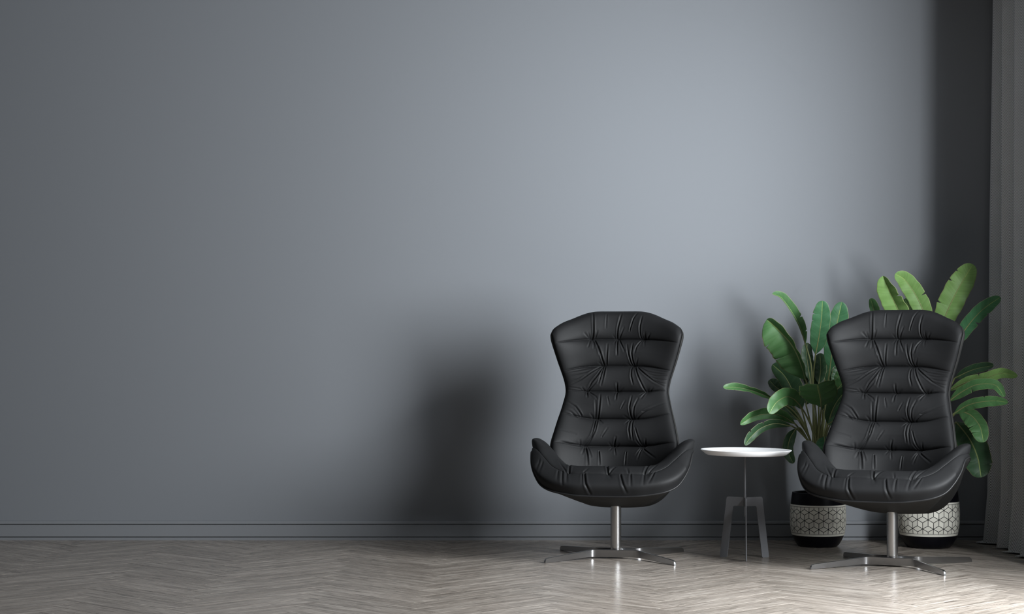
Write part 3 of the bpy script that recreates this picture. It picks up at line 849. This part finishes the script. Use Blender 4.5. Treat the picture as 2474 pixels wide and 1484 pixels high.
A_LOC = (1.4955, 9.51-9.81, 0); B_LOC = (2.026, 9.46-9.81, 0)
pa = thing('potted_banana_plant', 'broad-leaved green plant in black and cream cube-patterned pot, nearer the white table', 'potted plant', A_LOC, 0, 'potted plants behind the right chair')
build_pot(pa, 1.0, .05)
to6 = lambda x, y: (1730+x/3.2257, 680+y/3.2257)
k = 1/3.2257*9.4/4700          # one chart unit in metres
LA = [
 dict(p=[(697,492),(655,360),(575,215),(495,120),(437,98)], d=[9.5,9.42], w=(14*k,54*k), r=[6,0,-8], fl=65, fr=12, m=0, s=[(750,800),(735,620)], c=.1, t=((1,.42,.35,.07),(1,.2,.25,.05))),
 dict(p=[(697,768),(655,620),(590,490),(510,400),(430,325),(395,298)], d=[9.35,9.28,9.30], w=(172*k,80*k), r=[5,8,-5], fl=12, fr=[70,80,55], m=0, s=[(770,1100),(745,900)], t=((-1,.74,.30,.04),(-1,.42,.26,.05))),
 dict(p=[(775,572),(800,440),(820,300),(830,150)], d=[9.36,9.30], w=(72*k,70*k), r=0, fl=14, fr=10, m=1, s=[(760,1000),(757,740)], t=((-1,.75,.25,.03),(-1,.62,.2,.03))),
 dict(p=[(885,698),(905,540),(942,330),(980,160)], d=[9.46,9.42], w=(72*k,85*k), r=0, fl=14, fr=14, m=1, s=[(845,1050),(870,800)], t=((-1,.06,.3,.05),)),
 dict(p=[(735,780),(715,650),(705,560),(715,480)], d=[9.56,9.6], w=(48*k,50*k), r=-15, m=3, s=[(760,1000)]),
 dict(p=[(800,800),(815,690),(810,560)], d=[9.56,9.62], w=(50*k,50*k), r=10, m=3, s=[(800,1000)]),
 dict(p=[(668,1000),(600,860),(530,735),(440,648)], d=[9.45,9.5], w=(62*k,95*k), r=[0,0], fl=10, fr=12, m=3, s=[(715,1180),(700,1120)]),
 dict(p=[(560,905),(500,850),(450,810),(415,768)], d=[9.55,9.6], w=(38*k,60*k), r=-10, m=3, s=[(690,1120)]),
 dict(p=[(445,918),(300,858),(150,826),(55,826)], d=[9.40,9.32], w=(34*k,40*k), r=[15,0,-20], fl=[55,70,20], fr=[35,60,20], m=0, s=[(720,1200),(600,1010)], t=((-1,.78,.4,.05),)),
 dict(p=[(650,962),(600,915),(530,905),(470,945),(415,1030)], d=[9.3,9.15,9.1], w=(62*k,70*k), r=[-20,0,15], fl=15, fr=20, m=0, s=[(770,1200),(710,1060)], t=((-1,.1,.4,.08),)),
 dict(p=[(617,1112),(500,1045),(380,1035),(280,1060),(188,1115)], d=[9.3,9.2], w=(38*k,58*k), r=[10,20,30], fl=25, fr=25, m=0, s=[(715,1240),(660,1165)]),
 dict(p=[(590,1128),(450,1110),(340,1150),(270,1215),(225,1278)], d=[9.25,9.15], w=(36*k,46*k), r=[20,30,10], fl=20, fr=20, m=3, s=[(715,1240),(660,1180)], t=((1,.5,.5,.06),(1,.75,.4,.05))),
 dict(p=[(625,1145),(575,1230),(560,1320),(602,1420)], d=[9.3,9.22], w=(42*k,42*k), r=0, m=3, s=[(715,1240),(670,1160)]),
 dict(p=[(820,985),(812,900),(795,830),(790,805)], d=[9.28,9.12,9.02], w=(150*k,140*k), r=0, fl=-8, fr=-8, c=.1, m=0, s=[(800,1180),(812,1060)]),
 dict(p=[(872,1120),(905,1010),(970,900),(1065,820)], d=[9.35,9.3], w=(60*k,70*k), r=[-10,10], m=3, s=[(850,1200)]),
 dict(p=[(910,1070),(985,1000),(1060,930),(1130,800)], d=[9.25,9.2], w=(55*k,60*k), r=15, m=1, s=[(860,1200)], t=((1,.3,.4,.08),(1,.55,.4,.08))),
 dict(p=[(870,1118),(930,1075),(1000,1040)], d=[9.2,9.15], w=(28*k,32*k), m=1, s=[(860,1220)]),
 dict(p=[(845,1205),(850,1280),(855,1375)], d=[9.2,9.1], w=(85*k,70*k), fl=8, fr=8, m=1, s=[(855,1250)]),
 dict(p=[(930,800),(975,720),(1010,660)], d=[9.45,9.45], w=(40*k,40*k), r=20, m=0, s=[(880,1050)]),
 dict(p=[(900,900),(980,800),(1050,720),(1100,700)], d=[9.4,9.35], w=(60*k,60*k), r=-10, m=0, s=[(860,1100)]),
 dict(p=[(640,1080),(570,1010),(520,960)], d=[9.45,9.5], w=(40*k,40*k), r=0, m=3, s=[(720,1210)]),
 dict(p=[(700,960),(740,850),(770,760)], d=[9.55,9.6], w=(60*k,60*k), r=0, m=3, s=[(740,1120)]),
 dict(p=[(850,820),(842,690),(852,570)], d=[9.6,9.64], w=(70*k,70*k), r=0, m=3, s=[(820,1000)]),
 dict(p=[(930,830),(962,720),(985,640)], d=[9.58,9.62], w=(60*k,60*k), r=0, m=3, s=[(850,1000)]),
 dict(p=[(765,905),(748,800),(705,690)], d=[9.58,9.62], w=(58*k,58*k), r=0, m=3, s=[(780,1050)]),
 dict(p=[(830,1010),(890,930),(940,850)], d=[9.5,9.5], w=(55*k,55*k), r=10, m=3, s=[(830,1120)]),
]
plant(pa, to6, LA, (A_LOC[0], A_LOC[1], .25))

pb = thing('potted_banana_plant', 'broad-leaved green plant in larger cube-patterned pot, nearer the curtain', 'potted plant', B_LOC, 0, 'potted plants behind the right chair')
build_pot(pb, 1.09, .12)
to7 = lambda x, y: (2080+x/2.65, 620+y/2.65)
k = 1/2.65*9.4/4700
LB = [
 dict(p=[(270,470),(240,350),(190,240),(142,124)], d=[9.40,9.32], w=(78*k,88*k), r=[0,5], fl=10, fr=[25,55,70], m=2, s=[(330,900)], t=((1,.62,.4,.10),)),
 dict(p=[(440,470),(400,350),(330,215),(270,140),(220,110)], d=[9.42,9.34], w=(60*k,62*k), r=0, fl=12, fr=18, m=2, s=[(420,900)], t=((1,.5,.45,.06),)),
 dict(p=[(500,500),(545,370),(605,240),(680,110),(718,50)], d=[9.42,9.34], w=(82*k,78*k), r=0, fl=10, fr=10, m=2, s=[(460,900)], t=((-1,.38,.3,.05),(-1,.68,.3,.05),(-1,.82,.25,.04))),
 dict(p=[(110,450),(85,350),(62,268)], d=[9.5,9.5], w=(24*k,40*k), r=10, m=0, s=[(250,900)]),
 dict(p=[(300,480),(330,380),(280,270)], d=[9.55,9.55], w=(40*k,50*k), r=10, m=0, s=[(350,900)]),
 dict(p=[(600,580),(680,450),(780,340),(892,260)], d=[9.3,9.15], w=(48*k,46*k), r=[10,0], fl=10, fr=10, m=1, s=[(470,950)], t=((1,.48,.5,.08),(1,.7,.3,.05))),
 dict(p=[(600,780),(720,725),(850,697)], d=[9.3,9.1], w=(34*k,34*k), r=25, m=3, s=[(470,1050)]),
 dict(p=[(560,860),(680,805),(800,780),(900,748),(1003,766)], d=[9.2,9.0,8.86], w=(36*k,34*k), r=[20,10,0], fl=15, fr=10, m=2, s=[(470,1100)], t=((-1,.47,.5,.05),(1,.78,.2,.04))),
 dict(p=[(560,930),(650,865),(750,820),(860,825),(918,900)], d=[9.15,9.0,8.88], w=(36*k,38*k), r=[15,25], fl=15, fr=15, m=0, s=[(480,1130)], t=((1,.42,.6,.06),)),
 dict(p=[(590,1010),(680,955),(780,930),(870,925),(942,935)], d=[9.1,8.95,8.86], w=(32*k,36*k), r=10, fl=15, fr=15, m=0, s=[(480,1150)], t=((-1,.62,.3,.04),)),
 dict(p=[(620,985),(700,1015),(760,1085),(786,1190)], d=[9.15,9.02], w=(46*k,66*k), r=[10,0], fl=14, fr=14, m=0, s=[(490,1150)], t=((1,.55,.5,.06),(1,.75,.4,.05))),
 dict(p=[(610,1060),(690,1160),(745,1280),(770,1415)], d=[9.25,9.12], w=(85*k,90*k), r=0, fl=10, fr=10, m=3, s=[(490,1200)], t=((1,.72,.4,.05),(-1,.8,.3,.04))),
 dict(p=[(200,900),(150,750),(70,570),(0,430)], d=[9.5,9.56], w=(70*k,70*k), r=10, m=0, s=[(300,1150)]),  # this and the rest: hidden leaves, added to thicken the wall shadow
 dict(p=[(235,880),(220,700),(205,520),(190,400)], d=[9.52,9.58], w=(66*k,70*k), r=-10, m=1, s=[(310,1150)]),
 dict(p=[(300,880),(330,700),(340,540),(330,400)], d=[9.5,9.54], w=(70*k,70*k), r=5, m=0, s=[(330,1150)]),
 dict(p=[(380,880),(440,700),(480,560),(520,430)], d=[9.45,9.5], w=(66*k,66*k), r=0, m=1, s=[(400,1150)]),
 dict(p=[(420,900),(500,800),(550,690),(590,580)], d=[9.4,9.4], w=(56*k,56*k), r=10, m=0, s=[(420,1150)]),
 dict(p=[(190,960),(110,860),(60,780),(40,710)], d=[9.4,9.42], w=(50*k,50*k), r=10, m=3, s=[(330,1180)]),
 dict(p=[(200,1030),(130,980),(70,950)], d=[9.3,9.3], w=(40*k,40*k), r=20, m=3, s=[(340,1180)]),
]
plant(pb, to7, LB, (B_LOC[0], B_LOC[1], .27))

# ------------------------------------------------------------------ curtain
def build_curtain():
    y0, y1 = -.055, -1.40
    ny, nz = 640, 130
    a = np.linspace(0, 1, ny)
    z = np.concatenate([np.linspace(2.93, .16, 90), np.linspace(.15, .012, 22), np.full(18, .007)])
    Y = y0 + (y1-y0)*a
    V = np.zeros((ny, nz, 3)); UV = np.zeros((ny, nz, 2))
    lay = np.concatenate([np.zeros(112), np.linspace(0, 1, 18)])
    for j in range(nz):
        zt = z[j]/2.93
        am = .026 + .012*(1-zt)
        phs = a*2*PI*6.3 + .5*np.sin(a*12+1.3) + .25*np.sin(zt*2.2+a*19)
        x = 2.402 - .04*a**2 + am*np.sin(phs) + .010*np.sin(a*31+2) + (.034*np.clip(zt-.55, 0, 1)**1.0-.012*(1-zt))*np.clip(1-a*4, 0, 1)
        y = Y + .016*np.cos(phs)*(1-.2*zt)
        x = x + (.02-.02*np.clip(z[j]/.25, 0, 1))*-1
        ly = lay[j]
        x = x - ly*(.026+.008*np.sin(a*17))
        V[:, j] = np.stack([x, y + .012*ly*np.sin(a*23), np.full(ny, z[j]) + ly*(.006*np.sin(a*41)+.004)*(1-ly*.7)], -1)
    du = np.linalg.norm(np.diff(V[:, 40], axis=0), axis=1); cu = np.concatenate([[0], np.cumsum(du)])
    dz = np.linalg.norm(np.diff(V.mean(0), axis=0), axis=1); cz = np.concatenate([[0], np.cumsum(dz)])
    UV[..., 0] = cu[:, None]+5; UV[..., 1] = 5-cz[None]
    t = thing('curtain', 'black and white herringbone weave curtain hanging at the right wall', 'curtain', (2.45, -.90, 0))
    o = mesh_obj('curtain_panel', (V-np.array([2.45, -.90, 0])).reshape(-1, 3), grid_faces(ny, nz), M_CURTAIN, t)
    uvl = o.data.uv_layers.new(name='UVMap')
    li = np.zeros(len(o.data.loops), int); o.data.loops.foreach_get('vertex_index', li)
    uvl.data.foreach_set('uv', UV.reshape(-1, 2)[li].ravel())
    so = o.modifiers.new('thickness', 'SOLIDIFY'); so.thickness = .0015; so.offset = 0
    v, f = box_np(-.025, .025, -.88, .85, 2.93, 3.0)
    o = mesh_obj('curtain_rail', v, f, M_FRAME, t, smooth=False); fix_normals(o)
build_curtain()
